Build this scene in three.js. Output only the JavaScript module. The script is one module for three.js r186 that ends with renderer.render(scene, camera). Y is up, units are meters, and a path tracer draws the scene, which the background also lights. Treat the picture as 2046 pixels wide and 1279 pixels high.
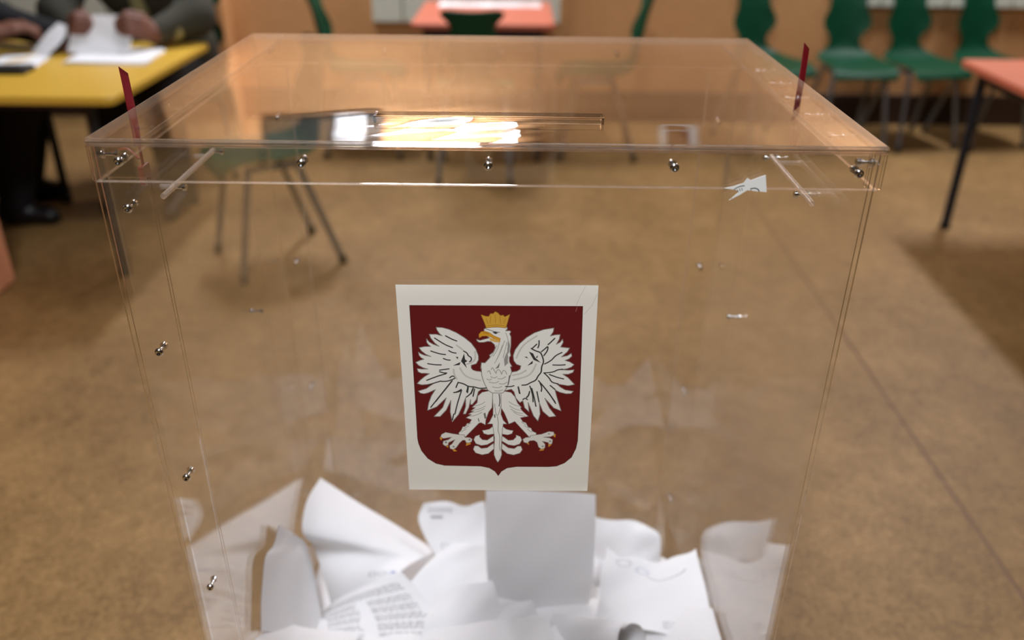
import * as THREE from 'three';
import { RoundedBoxGeometry } from 'three/addons/geometries/RoundedBoxGeometry.js';
import { MarchingCubes } from 'three/addons/objects/MarchingCubes.js';
import { mergeGeometries, mergeVertices } from 'three/addons/utils/BufferGeometryUtils.js';
import { RectAreaLightUniformsLib } from 'three/addons/lights/RectAreaLightUniformsLib.js';

RectAreaLightUniformsLib.init();
const V = (x, y, z) => new THREE.Vector3(x, y, z);
const scene = new THREE.Scene();
scene.background = new THREE.Color(0x000000);

// ---------------------------------------------------------------- camera
const CAM = { f: 1725.2, yaw: -0.0064, pitch: 0.4847, roll: 0.0092, pos: V(0.0251, 1.1836, 0.6341) };
const fwd = V(Math.sin(CAM.yaw) * Math.cos(CAM.pitch), -Math.sin(CAM.pitch), -Math.cos(CAM.yaw) * Math.cos(CAM.pitch));
const right0 = V(Math.cos(CAM.yaw), 0, Math.sin(CAM.yaw));
const up0 = right0.clone().cross(fwd);
const camRight = right0.clone().multiplyScalar(Math.cos(CAM.roll)).addScaledVector(up0, Math.sin(CAM.roll));
const camUp = up0.clone().multiplyScalar(Math.cos(CAM.roll)).addScaledVector(right0, -Math.sin(CAM.roll));
const camera = new THREE.PerspectiveCamera(THREE.MathUtils.radToDeg(2 * Math.atan(639.5 / CAM.f)), 2046 / 1279, 0.05, 60);
camera.position.copy(CAM.pos);
camera.quaternion.setFromRotationMatrix(new THREE.Matrix4().makeBasis(camRight, camUp, fwd.clone().negate()));
camera.focus = 0.74;
camera.userData.fStop = 3.0;
camera.updateMatrixWorld();

const renderer = new THREE.WebGLRenderer({ antialias: true });
renderer.toneMapping = THREE.LinearToneMapping;
renderer.toneMappingExposure = 1.2;
renderer.shadowMap.enabled = true;
renderer.shadowMap.type = THREE.PCFSoftShadowMap;

// ---------------------------------------------------------------- helpers
let seed = 20231;
const rnd = () => { seed = (seed * 1664525 + 1013904223) >>> 0; return seed / 4294967296; };
const rr = (a, b) => a + (b - a) * rnd();
const taken = {};
function numbered(n) {
  const k = taken[n] = (taken[n] ?? -1) + 1;
  return k ? `${n}_${String(k).padStart(3, '0')}` : n;
}
function shade(o) { o.traverse(m => { if (m.isMesh) { m.castShadow = true; m.receiveShadow = true; } }); return o; }
function mesh(name, geo, mat, parent) {
  const m = new THREE.Mesh(geo, mat);
  m.name = parent ? name : numbered(name);
  m.castShadow = m.receiveShadow = true;
  (parent || scene).add(m);
  return m;
}
function tag(o, label, category, group, kind) {
  o.userData.label = label; o.userData.category = category;
  if (group) o.userData.group = group;
  if (kind) o.userData.kind = kind;
  return o;
}
function thing(name, label, category, pos = [0, 0, 0], turn = 0, group) {
  const g = new THREE.Group(); g.name = numbered(name); g.position.set(...pos); g.rotation.y = turn; scene.add(g);
  return tag(g, label, category, group);
}
function struct(name, geo, mat, label, category) {
  const m = mesh(name, geo, mat); m.userData.kind = 'structure';
  m.userData.label = label; m.userData.category = category;
  return m;
}
const box = (x0, x1, y0, y1, z0, z1) => new THREE.BoxGeometry(x1 - x0, y1 - y0, z1 - z0).translate((x0 + x1) / 2, (y0 + y1) / 2, (z0 + z1) / 2);
const rbox = (x0, x1, y0, y1, z0, z1, r, s = 2) => new RoundedBoxGeometry(x1 - x0, y1 - y0, z1 - z0, s, r).translate((x0 + x1) / 2, (y0 + y1) / 2, (z0 + z1) / 2);
function bar(a, b, r, r2 = r, seg = 12) {
  const A = V(...a), B = V(...b), d = B.clone().sub(A), L = d.length();
  const g = new THREE.CylinderGeometry(r2, r, L, seg).translate(0, L / 2, 0);
  g.applyQuaternion(new THREE.Quaternion().setFromUnitVectors(V(0, 1, 0), d.normalize())).translate(A.x, A.y, A.z);
  return g;
}
function prism(a, b, r) { const g = bar(a, b, r, r, 4).toNonIndexed(); g.computeVertexNormals(); return g; }
function tube(pts, r, seg = 24, rad = 8) { return new THREE.TubeGeometry(new THREE.CatmullRomCurve3(pts.map(p => V(...p)), false, 'centripetal'), seg, r, rad); }
function canvas(w, h) { const c = document.createElement('canvas'); c.width = w; c.height = h; return [c, c.getContext('2d')]; }
function ctex(c) { const t = new THREE.CanvasTexture(c); t.colorSpace = THREE.SRGBColorSpace; t.magFilter = THREE.LinearFilter; return t; }
// value noise, tiling
function noiseField(n, cells) {
  const g = []; for (let i = 0; i < cells * cells; i++) g.push(rnd());
  const out = new Float32Array(n * n), s = t => t * t * (3 - 2 * t);
  for (let y = 0; y < n; y++) for (let x = 0; x < n; x++) {
    const fx = x / n * cells, fy = y / n * cells, x0 = Math.floor(fx), y0 = Math.floor(fy), tx = s(fx - x0), ty = s(fy - y0);
    const q = (i, j) => g[((y0 + j) % cells) * cells + (x0 + i) % cells];
    out[y * n + x] = (q(0, 0) * (1 - tx) + q(1, 0) * tx) * (1 - ty) + (q(0, 1) * (1 - tx) + q(1, 1) * tx) * ty;
  }
  return out;
}
function noiseTex(n, layers, base, amp, repeat, srgb = true) {
  const acc = new Float32Array(n * n);
  for (const [cells, w] of layers) { const f = noiseField(n, cells); for (let i = 0; i < n * n; i++) acc[i] += (f[i] - 0.5) * w; }
  const d = new Uint8Array(n * n * 4);
  for (let i = 0; i < n * n; i++) {
    for (let k = 0; k < 3; k++) d[i * 4 + k] = Math.max(0, Math.min(255, base[k] + acc[i] * amp[k]));
    d[i * 4 + 3] = 255;
  }
  const t = new THREE.DataTexture(d, n, n); t.wrapS = t.wrapT = THREE.RepeatWrapping; t.magFilter = THREE.LinearFilter; t.repeat.set(repeat, repeat);
  if (srgb) t.colorSpace = THREE.SRGBColorSpace;
  t.needsUpdate = true; return t;
}
function worldUV(g, ax = 'x', ay = 'z') {
  const p = g.attributes.position, uv = g.attributes.uv, n = g.attributes.normal;
  for (let i = 0; i < p.count; i++) {
    const nx = Math.abs(n.getX(i)), ny = Math.abs(n.getY(i)), nz = Math.abs(n.getZ(i));
    if (ny > nx && ny > nz) uv.setXY(i, p.getX(i), p.getZ(i)); else if (nx > nz) uv.setXY(i, p.getZ(i), p.getY(i)); else uv.setXY(i, p.getX(i), p.getY(i));
  }
  return g;
}

// ---------------------------------------------------------------- materials
const std = (color, roughness = 0.6, extra = {}) => new THREE.MeshPhysicalMaterial({ color, roughness, ...extra });
const M = {
  floor: std(0xffffff, 0.58, { map: noiseTex(1024, [[8, .5], [40, .45], [160, .6], [512, 1.1]], [136, 104, 59], [34, 30, 25], 0.7), bumpMap: noiseTex(512, [[256, 1], [64, .4]], [128, 128, 128], [90, 90, 90], 2.2, false), bumpScale: 0.0004 }),
  weld: std(0x6a4b2d, 0.5),
  wall: std(0xffffff, 0.7, { map: noiseTex(512, [[6, .6], [60, .5], [256, .7]], [204, 150, 97], [10, 9, 8], 0.5), bumpMap: noiseTex(512, [[200, 1]], [128, 128, 128], [80, 80, 80], 1.5, false), bumpScale: 0.0006 }),
  skirting: std(0x2e1a10, 0.45),
  ceiling: std(0x8f877b, 0.9), rear: std(0x2a1d15, 0.6),
  panel: std(0xd9d8c6, 0.45),
  green: std(0x053f26, 0.5, { specularIntensity: 0.5 }),
  steel: std(0x8f9294, 0.32, { metalness: 0.8 }),
  legBlue: std(0x141b26, 0.4),
  yellow: std(0xd9ae3e, 0.36),
  pink: std(0xc66a50, 0.38),
  paper: std(0xf1f1f2, 0.85),
  black: std(0x0c0c0e, 0.5),
  chrome: std(0xd6d6d2, 0.16, { metalness: 1 }),
  socket: std(0x1c1c1c, 0.5),
  acrylic: std(0xffffff, 0.0, { transmission: 1, thickness: 0, ior: 1.49 }),
  edgeClear: std(0xffffff, 0.02, { transmission: 1, thickness: 0.003, ior: 1.49 }),
  edgeFrost: std(0xf0e6d8, 0.22, { transmission: 0.88, thickness: 0, ior: 1.49 }),
  seal: std(0x6e0f16, 0.4),
  skin: std(0x6f4534, 0.55),
  olive: std(0x3a382c, 0.9),
  shirt: std(0x9a9468, 0.9),
  blackCloth: std(0x0e0e11, 0.9),
  trousers: std(0x0a0a0d, 0.9),
  shoe: std(0x0a090a, 0.4),
  hair: std(0x2b211a, 0.7),
  cabinet: std(0xe29a72, 0.5),
  board: std(0x1d1612, 0.5),
  diffuser: std(0xffffff, 0.5, { emissive: 0xeff2fa, emissiveIntensity: 2.4 }),
  housing: std(0xe8e8e4, 0.5),
};

// ---------------------------------------------------------------- lamps
function lamp(label, x, y, z, lx, lz, intensity, drop) {
  const t = thing('ceiling_lamp', label, 'lamp', [x, y, z], 0, 'linear lamps of the room');
  mesh('housing', rbox(-lx / 2 - .02, lx / 2 + .02, 0.012, 0.07, -lz / 2 - .02, lz / 2 + .02, .008), M.housing, t);
  mesh('diffuser', box(-lx / 2, lx / 2, 0, 0.012, -lz / 2, lz / 2), M.diffuser, t);
  if (drop) for (const s of [-1, 1]) mesh('suspension_rod', bar([s * lx * .4, .07, 0], [s * lx * .4, drop, 0], .005), M.steel, t);
  const l = new THREE.RectAreaLight(0xeff2fa, intensity, lx, lz);
  l.position.set(0, -0.004, 0); l.rotation.x = -Math.PI / 2; t.add(l);
  return t;
}
const CEIL = 2.95;
function wallLamp(label, x, intensity) {
  const t = thing('wall_lamp', label, 'lamp', [x, 2.27, -3.87], 0, 'linear lamps on the back wall');
  mesh('bracket', box(-.05, .05, -.03, .05, 0, .05), M.housing, t);
  mesh('housing', rbox(-.42, .42, .03, .075, .04, .17, .008), M.housing, t);
  mesh('diffuser', rbox(-.4, .4, -.03, .03, .055, .155, .02, 4), M.diffuser, t);
  const l = new THREE.RectAreaLight(0xeff2fa, intensity, .8, .1);
  l.position.set(0, -.034, .105); l.rotation.x = -Math.PI / 2; t.add(l);
}
wallLamp('linear wall lamp over the pink table, mirrored in the lid', -0.40, 55);
lamp('ceiling lamp over the row of green chairs', 2.25, CEIL - .07, -3.25, 0.18, 0.8, 135, 0);
lamp('ceiling lamp over the pink table with three chairs', -1.0, CEIL - .07, -3.25, 0.18, 0.8, 104, 0);
lamp('ceiling lamp just behind the viewer', -0.25, CEIL - .07, 0.85, 0.3, 1.0, 78, 0);

// ---------------------------------------------------------------- room
const R = { x0: -3.3, x1: 4.2, z0: -3.87, z1: 3.6 };
const floor = struct('floor', worldUV(box(R.x0, R.x1, -0.1, 0, R.z0, R.z1)), M.floor, 'brown speckled linoleum floor', 'floor');
for (const x of [0.962, 2.962]) mesh('weld_seam', new THREE.CylinderGeometry(0.0045, 0.0045, R.z1 - R.z0, 10).rotateX(Math.PI / 2).scale(1, 0.35, 1).translate(x, 0, (R.z0 + R.z1) / 2), M.weld, floor);
struct('wall_back', worldUV(box(R.x0 - .1, R.x1 + .1, 0, CEIL, R.z0 - .1, R.z0)), M.wall, 'peach painted back wall', 'wall');
struct('wall_left', worldUV(box(R.x0 - .1, R.x0, 0, CEIL, R.z0, R.z1)), M.rear, 'dark brown panelled left wall', 'wall');
struct('wall_right', worldUV(box(R.x1, R.x1 + .1, 0, CEIL, R.z0, R.z1)), M.rear, 'dark brown panelled right wall', 'wall');
struct('wall_front', worldUV(box(R.x0 - .1, R.x1 + .1, 0, CEIL, R.z1, R.z1 + .1)), M.rear, 'dark brown wall behind the viewer', 'wall');
struct('ceiling', box(R.x0 - .1, R.x1 + .1, CEIL, CEIL + .1, R.z0 - .1, R.z1 + .1), M.ceiling, 'off-white ceiling', 'ceiling');
struct('baseboard_back', rbox(-1.42, R.x1, 0, .155, R.z0, R.z0 + .018, .004), M.skirting, 'dark brown baseboard along the back wall', 'baseboard');
struct('wall_pillar', worldUV(box(-1.78, -1.42, 0, CEIL, R.z0, R.z0 + .13)), M.wall, 'peach wall pillar standing out beside the seated person', 'pillar');
struct('baseboard_left', rbox(R.x0, -1.78, 0, .155, R.z0, R.z0 + .018, .004), M.skirting, 'dark brown baseboard left of the pillar', 'baseboard');

// pale ribbed panels low on the wall
function wallPanel(label, x0, x1, y0, y1, ribs) {
  const t = thing('wall_panel', label, 'wall panel', [(x0 + x1) / 2, y0, R.z0]);
  const w = (x1 - x0) / ribs;
  for (let i = 0; i < ribs; i++) mesh('panel_section', rbox(-(x1 - x0) / 2 + i * w + .004, -(x1 - x0) / 2 + (i + 1) * w - .004, 0, y1 - y0, .004, .05, .008), M.panel, t);
  mesh('backing', box(-(x1 - x0) / 2, (x1 - x0) / 2, .01, y1 - y0 - .01, 0, .012), M.panel, t);
}
wallPanel('pale ribbed wall panel behind the two seated people', -2.98, -1.86, .475, 1.05, 7);
wallPanel('pale ribbed wall panel behind the pink table with three chairs', -0.71, 0.22, .49, 1.05, 6);
wallPanel('pale ribbed wall panel behind the row of green chairs', 1.62, 2.9, .585, 1.1, 8);

// things high on the back wall, mirrored by the lid
{
  const t = thing('notice_board', 'dark notice board high on the back wall, mirrored in the lid', 'board', [-1.02, 2.0, R.z0]);
  mesh('board', box(-.3, .3, 0, .45, 0, .015), M.board, t);
  for (const [a, b, c, d] of [[-.31, .31, -.01, .012], [-.31, .31, .438, .46], [-.31, -.288, .012, .438], [.288, .31, .012, .438]]) mesh('frame', box(a, b, c, d, 0, .024), M.skirting, t);
  const s = thing('wall_notice', 'white paper notice pinned on the dark notice board', 'notice', [-.88, 2.05, R.z0 + .0152]);
  mesh('sheet', box(-.075, .075, 0, .21, 0, .001), M.paper, s); mesh('pin', new THREE.SphereGeometry(.006, 10, 8).translate(0, .2, .003), M.chrome, s);
  const p = thing('wall_poster', 'white poster with a red field high on the back wall right of the lamp', 'poster', [.88, 2.03, R.z0]);
  mesh('sheet', box(-.1, .1, 0, .3, 0, .002), M.paper, p); mesh('red_field', box(-.06, .06, .05, .24, .002, .003), M.seal, p);
}
// cabinet at the left edge
{
  const t = thing('cabinet', 'peach cabinet whose side shows at the left edge of the picture', 'cabinet', [-1.85, 0, -1.35]);
  mesh('body', rbox(-.28, .283, 0, .52, -.49, .45, .012), M.cabinet, t);
  mesh('top', rbox(-.29, .29, .52, .54, -.5, .46, .006), M.cabinet, t);
  for (const s of [-1, 1]) { const d = mesh('door', rbox(s * .14 - .132, s * .14 + .132, .03, .5, .45, .466, .004), M.cabinet, t); mesh('knob', new THREE.SphereGeometry(.011, 12, 8).translate(s * .03, .3, .474), M.steel, d); }
}

// ---------------------------------------------------------------- tables
function table(label, mat, x, z, w, d, h, turn = 0, inset = [.06, .06, .06, .06]) {
  const t = thing('school_table', label, 'table', [x, 0, z], turn);
  const sh = new THREE.Shape(), r = .03;
  sh.moveTo(-w / 2 + r, -d / 2); sh.lineTo(w / 2 - r, -d / 2); sh.quadraticCurveTo(w / 2, -d / 2, w / 2, -d / 2 + r); sh.lineTo(w / 2, d / 2 - r); sh.quadraticCurveTo(w / 2, d / 2, w / 2 - r, d / 2);
  sh.lineTo(-w / 2 + r, d / 2); sh.quadraticCurveTo(-w / 2, d / 2, -w / 2, d / 2 - r); sh.lineTo(-w / 2, -d / 2 + r); sh.quadraticCurveTo(-w / 2, -d / 2, -w / 2 + r, -d / 2);
  const g = new THREE.ExtrudeGeometry(sh, { depth: .016, bevelEnabled: true, bevelSize: .004, bevelThickness: .004, bevelOffset: -.004, bevelSegments: 2 }).rotateX(Math.PI / 2).translate(0, h - .004, 0);
  mesh('tabletop', g, mat, t);
  const X0 = -w / 2 + inset[0], X1 = w / 2 - inset[1], Z0 = -d / 2 + inset[2], Z1 = d / 2 - inset[3];
  for (const [a, b] of [[X0, Z0], [X1, Z0], [X0, Z1], [X1, Z1]]) { const l = mesh('leg', bar([a, 0, b], [a, h - .024, b], .016), M.legBlue, t); mesh('foot_cap', new THREE.CylinderGeometry(.018, .02, .02, 14).translate(a, .01, b), M.black, l); }
  for (const [a, b] of [[[X0, Z0], [X1, Z0]], [[X0, Z1], [X1, Z1]], [[X0, Z0], [X0, Z1]], [[X1, Z0], [X1, Z1]]]) mesh('apron_rail', rbox(Math.min(a[0], b[0]) - .01, Math.max(a[0], b[0]) + .01, h - .065, h - .024, Math.min(a[1], b[1]) - .01, Math.max(a[1], b[1]) + .01, .004), M.legBlue, t);
  return t;
}
const TH = 0.6;
table('yellow school table with the two seated people', M.yellow, -1.49, -2.205, .75, .85, TH, 0, [.12, .13, .06, .12]);
table('pink school table by the back wall with three green chairs', M.pink, -.133, -3.44, .60, .68, TH);
table('pink school table cut by the right edge of the picture', M.pink, 1.885, -1.835, .68, 1.25, TH, -.02, [.06, .06, .07, .06]);

// ---------------------------------------------------------------- chairs
function shellGeo() {
  // side profile (z forward, y) with half widths and how far the sides come forward (or up)
  const pts = [[-.235, .725, .085, .012], [-.232, .715, .118, .02], [-.226, .69, .118, .026], [-.217, .655, .088, .02], [-.208, .61, .092, .024], [-.2, .565, .113, .03], [-.193, .525, .113, .03], [-.187, .482, .082, .02], [-.18, .447, .074, .014], [-.166, .413, .094, .01], [-.135, .388, .14, .008], [-.085, .374, .168, .012], [-.02, .37, .178, .016], [.06, .374, .178, .014], [.125, .376, .172, .006], [.16, .366, .165, -.006], [.178, .346, .155, -.014]];
  for (const p of pts) { if (p[1] > .41) p[1] = .41 + (p[1] - .41) * .92; if (p[2] > .12) p[2] = .12 + (p[2] - .12) * .6; }
  const c = new THREE.CatmullRomCurve3(pts.map(p => V(0, p[1], p[0]))), w = new THREE.CatmullRomCurve3(pts.map((p, i) => V(p[2], p[3], i * .05)));
  const N = 56, Mx = 14, pos = [], idx = [], T = .009;
  for (let side = 0; side < 2; side++) for (let i = 0; i <= N; i++) {
    const u = i / N, p = c.getPoint(u), q = w.getPoint(u), tg = c.getTangent(u), n = V(0, tg.z, -tg.y).normalize().multiplyScalar(-1);
    // n points to the sitter's side (forward on the back, up on the seat)
    if (n.z + n.y < 0) n.negate();
    for (let j = 0; j <= Mx; j++) {
      const s = j / Mx * 2 - 1;
      const o = q.y * s * s + (side ? -T * Math.sqrt(Math.max(0, 1 - s ** 8)) : 0);
      pos.push(q.x * s, p.y + n.y * o, p.z + n.z * o);
    }
  }
  const S = (N + 1) * (Mx + 1), at = (k, i, j) => k * S + i * (Mx + 1) + j;
  for (let i = 0; i < N; i++) for (let j = 0; j < Mx; j++) {
    idx.push(at(0, i, j), at(0, i + 1, j), at(0, i, j + 1), at(0, i, j + 1), at(0, i + 1, j), at(0, i + 1, j + 1));
    idx.push(at(1, i, j), at(1, i, j + 1), at(1, i + 1, j), at(1, i, j + 1), at(1, i + 1, j + 1), at(1, i + 1, j));
  }
  for (const i of [0, N]) for (let j = 0; j < Mx; j++) { const f = i ? 1 : 0; const a = at(0, i, j), b = at(0, i, j + 1), e = at(1, i, j), d = at(1, i, j + 1); f ? idx.push(a, e, b, b, e, d) : idx.push(a, b, e, b, d, e); }
  for (const j of [0, Mx]) for (let i = 0; i < N; i++) { const a = at(0, i, j), b = at(0, i + 1, j), e = at(1, i, j), d = at(1, i + 1, j); j ? idx.push(a, b, e, b, d, e) : idx.push(a, e, b, b, e, d); }
  const g = new THREE.BufferGeometry(); g.setAttribute('position', new THREE.Float32BufferAttribute(pos, 3)); g.setIndex(idx); g.computeVertexNormals(); return g;
}
const chairParts = { shell: shellGeo() };
let chair0 = null;
function chair(label, x, z, turn, group = 'green school chairs') {
  let t;
  if (!chair0) {
    t = chair0 = thing('school_chair', label, 'chair', [x, 0, z], turn, group);
    mesh('seat_shell', chairParts.shell, M.green, t);
    for (const s of [-1, 1]) {
      mesh('leg', bar([s * .12, .36, .08], [s * .15, .012, .15], .0105), M.steel, t);
      mesh('leg', bar([s * .12, .36, -.07], [s * .15, .012, -.185], .0105), M.steel, t);
      mesh('foot_cap', bar([s * .151, 0, .151], [s * .149, .03, .146], .0135), M.black, t);
      mesh('foot_cap', bar([s * .151, 0, -.187], [s * .149, .03, -.179], .0135), M.black, t);
      mesh('side_rail', bar([s * .12, .353, .085], [s * .12, .353, -.075], .0105), M.steel, t);
    }
    mesh('cross_rail', bar([-.12, .352, .02], [.12, .352, .02], .009), M.steel, t);
  } else {
    t = chair0.clone(); t.name = numbered('school_chair'); t.position.set(x, 0, z); t.rotation.y = turn; t.userData = {}; scene.add(t); tag(t, label, 'chair', group);
  }
  return t;
}
const PI = Math.PI;
chair('green chair just behind the ballot box, turned towards the yellow table', -.795, -2.04, -1.008);
chair('green chair with its back to the viewer at the pink table', -.158, -2.99, PI);
chair('green chair at the left side of the pink table, in profile', -.66, -3.31, PI / 2);
chair('green chair at the right side of the pink table, in profile', .36, -3.31, -PI / 2);
chair('leftmost green chair of the row along the back wall', 1.19, -3.5, .32, 'green chairs along the back wall');
chair('second green chair from the left in the row along the back wall', 1.585, -3.5, .04, 'green chairs along the back wall');
chair('third green chair from the left in the row along the back wall', 1.915, -3.52, .22, 'green chairs along the back wall');
chair('rightmost green chair of the row, behind the pink table corner', 2.26, -3.55, .24, 'green chairs along the back wall');
chair('green chair under the person in the olive jacket', -1.33, -2.98, .12, 'green chairs at the yellow table');
chair('green chair under the person in black clothes', -2.3, -2.4, PI / 2, 'green chairs at the yellow table');

// ---------------------------------------------------------------- people
function bodyGeo(bones, k, cell) {
  // bones: [ax,ay,az,ra, bx,by,bz,rb]
  const lo = V(9, 9, 9), hi = V(-9, -9, -9);
  for (const b of bones) for (const o of [0, 4]) { const r = b[o + 3] + 4 * cell; lo.min(V(b[o] - r, b[o + 1] - r, b[o + 2] - r)); hi.max(V(b[o] + r, b[o + 1] + r, b[o + 2] + r)); }
  const size = hi.clone().sub(lo), n = Math.min(120, Math.ceil(Math.max(size.x, size.y, size.z) / cell));
  const mc = new MarchingCubes(n, new THREE.MeshBasicMaterial(), false, false, 160000);
  mc.isolation = 0; const sc = size.clone().multiplyScalar(.5), ce = lo.clone().add(sc), f = mc.field, h = n / 2;
  for (let z = 0; z < n; z++) for (let y = 0; y < n; y++) for (let x = 0; x < n; x++) {
    const px = (x - h) / h * sc.x + ce.x, py = (y - h) / h * sc.y + ce.y, pz = (z - h) / h * sc.z + ce.z;
    let acc = 0, best = 9;
    for (const b of bones) {
      const dx = b[4] - b[0], dy = b[5] - b[1], dz = b[6] - b[2], L = dx * dx + dy * dy + dz * dz;
      let t = ((px - b[0]) * dx + (py - b[1]) * dy + (pz - b[2]) * dz) / L; t = t < 0 ? 0 : t > 1 ? 1 : t;
      const ex = px - b[0] - dx * t, ey = py - b[1] - dy * t, ez = pz - b[2] - dz * t;
      const d = Math.sqrt(ex * ex + ey * ey + ez * ez) - b[3] - (b[7] - b[3]) * t;
      if (d < best) best = d; if (d < 6 * k) acc += Math.exp(-d / k);
    }
    f[x + y * n + z * n * n] = -(acc > 0 ? -k * Math.log(acc) : best);
  }
  mc.update();
  const c = mc.count, P = mc.positionArray.slice(0, c * 3);
  for (let i = 0; i < c; i++) { P[i * 3] = P[i * 3] * sc.x + ce.x; P[i * 3 + 1] = P[i * 3 + 1] * sc.y + ce.y; P[i * 3 + 2] = P[i * 3 + 2] * sc.z + ce.z; }
  let g = new THREE.BufferGeometry(); g.setAttribute('position', new THREE.Float32BufferAttribute(P, 3));
  g = mergeVertices(g, cell * .02); g.computeVertexNormals(); return g;
}
// hand: wrist point, direction of the fingers, normal of the palm, side of the thumb (+1/-1), curl 0..1
function handBones(w, dir, nrm, side, curl) {
  const d = V(...dir).normalize(), n = V(...nrm); n.addScaledVector(d, -n.dot(d)).normalize();
  const s = d.clone().cross(n).multiplyScalar(side), W = V(...w), out = [];
  const P = (a, b, c) => W.clone().addScaledVector(d, a).addScaledVector(s, b).addScaledVector(n, c);
  const add = (p, q, r1, r2) => out.push([p.x, p.y, p.z, r1, q.x, q.y, q.z, r2]);
  add(P(-.05, 0, 0), P(.01, 0, 0), .026, .024);
  for (const b of [-.026, -.009, .009, .026]) add(P(0, b * .6, 0), P(.08, b, 0), .015, .0115);
  const len = [.9, 1.04, 1.1, .82];
  [.027, .0095, -.0085, -.026].forEach((b, i) => {
    const L = .037 * [.95, 1.08, 1, .8][i]; let p = P(.083, b, 0), a = .25 * curl;
    for (let k = 0; k < 3; k++) { const q = p.clone().addScaledVector(d, L * Math.cos(a)).addScaledVector(n, -L * Math.sin(a)); add(p, q, .0092 - k * .0006, .0086 - k * .0008); p = q; a += .75 * curl; }
  });
  const t0 = P(.02, .022, -.004), t1 = P(.052, .048, -.014), t2 = P(.085, .05, -.026), t3 = P(.107, .045, -.033);
  add(t0, t1, .013, .011); add(t1, t2, .0105, .0095); add(t2, t3, .0095, .0085);
  return out;
}
function headGeo(c, face, tilt) {
  // ellipsoid head with brow, nose, ears, chin; c centre, face = yaw of the look, tilt forwards
  const g = new THREE.SphereGeometry(1, 48, 40), p = g.attributes.position;
  for (let i = 0; i < p.count; i++) {
    let x = p.getX(i), y = p.getY(i), z = p.getZ(i);
    const jaw = y < 0 ? 1 + .28 * y : 1;
    let X = x * .074 * jaw, Y = y * .115, Z = z * .095 * (y < 0 ? 1 + .12 * y : 1);
    const ga = (a, b, w) => Math.exp(-((x - a) ** 2 + (y - b) ** 2) / (w * w));
    if (z > 0) {
      Z += .026 * Math.exp(-((x / .16) ** 2) - ((y + .12) / .22) ** 2) - .011 * (ga(.4, .05, .2) + ga(-.4, .05, .2)) + .006 * Math.exp(-(((y - .22) / .1) ** 2) - (x / .6) ** 2) + .007 * Math.exp(-(((y + .47) / .07) ** 2) - (x / .3) ** 2) + .008 * ga(0, -.85, .3);
    }
    X += Math.sign(x) * .016 * Math.exp(-(((Math.abs(x) - 1) / .12) ** 2) - (y / .25) ** 2 - ((z + .05) / .2) ** 2);
    p.setXYZ(i, X, Y, Z);
  }
  g.rotateX(tilt).rotateY(face).translate(...c); g.computeVertexNormals(); return g;
}
function person(label, S) {
  const t = thing('person', label, 'person', [0, 0, 0]);
  const hd = headGeo(S.head, S.face, S.tilt); hd.deleteAttribute('uv');
  const hands = S.hands.map(h => bodyGeo(handBones(...h), .005, .0035));
  const body = mergeGeometries([bodyGeo([...S.torso, ...S.arms, ...S.legs, ...S.neck], .02, .014), hd, ...hands]);
  mesh('body', body, M.skin, t);
  const fat = (bs, a) => bs.map(b => b.map((v, i) => i % 4 === 3 ? v + a : v));
  mesh('jacket', bodyGeo([...fat(S.torso, .022), ...fat(S.arms, .017)], .022, .014), S.top, t);
  mesh('trousers', bodyGeo(fat(S.legs, .016), .02, .014), M.trousers, t);
  for (const s of S.shoes) mesh('shoe', bodyGeo(s, .012, .008), M.shoe, t);
  const hair = headGeo([0, 0, 0], 0, 0), p = hair.attributes.position;
  for (let i = 0; i < p.count; i++) { const y = p.getY(i), z = p.getZ(i); const k = (z < .035 || y > .06) && y > -.05 ? 1.09 : .9; p.setXYZ(i, p.getX(i) * k, y * k + (k > 1 ? .004 : 0), z * k - .004); }
  hair.rotateX(S.tilt).rotateY(S.face).translate(...S.head); hair.computeVertexNormals();
  mesh('hair', hair, M.hair, t);
  for (const s of [-1, 1]) mesh('eye', new THREE.SphereGeometry(.011, 12, 10).translate(s * .03, .006, .08).rotateX(S.tilt).rotateY(S.face).translate(...S.head), M.black, t);
  if (S.cuffs) for (const c of S.cuffs) mesh('shirt_cuff', bodyGeo([c], .01, .008), M.shirt, t);
  if (S.front) for (const c of S.front) mesh('shirt_front', bodyGeo([c], .01, .01), M.shirt, t);
  return t;
}
const capR = (a, ra, b, rb) => [...a, ra, ...b, rb];
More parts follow.
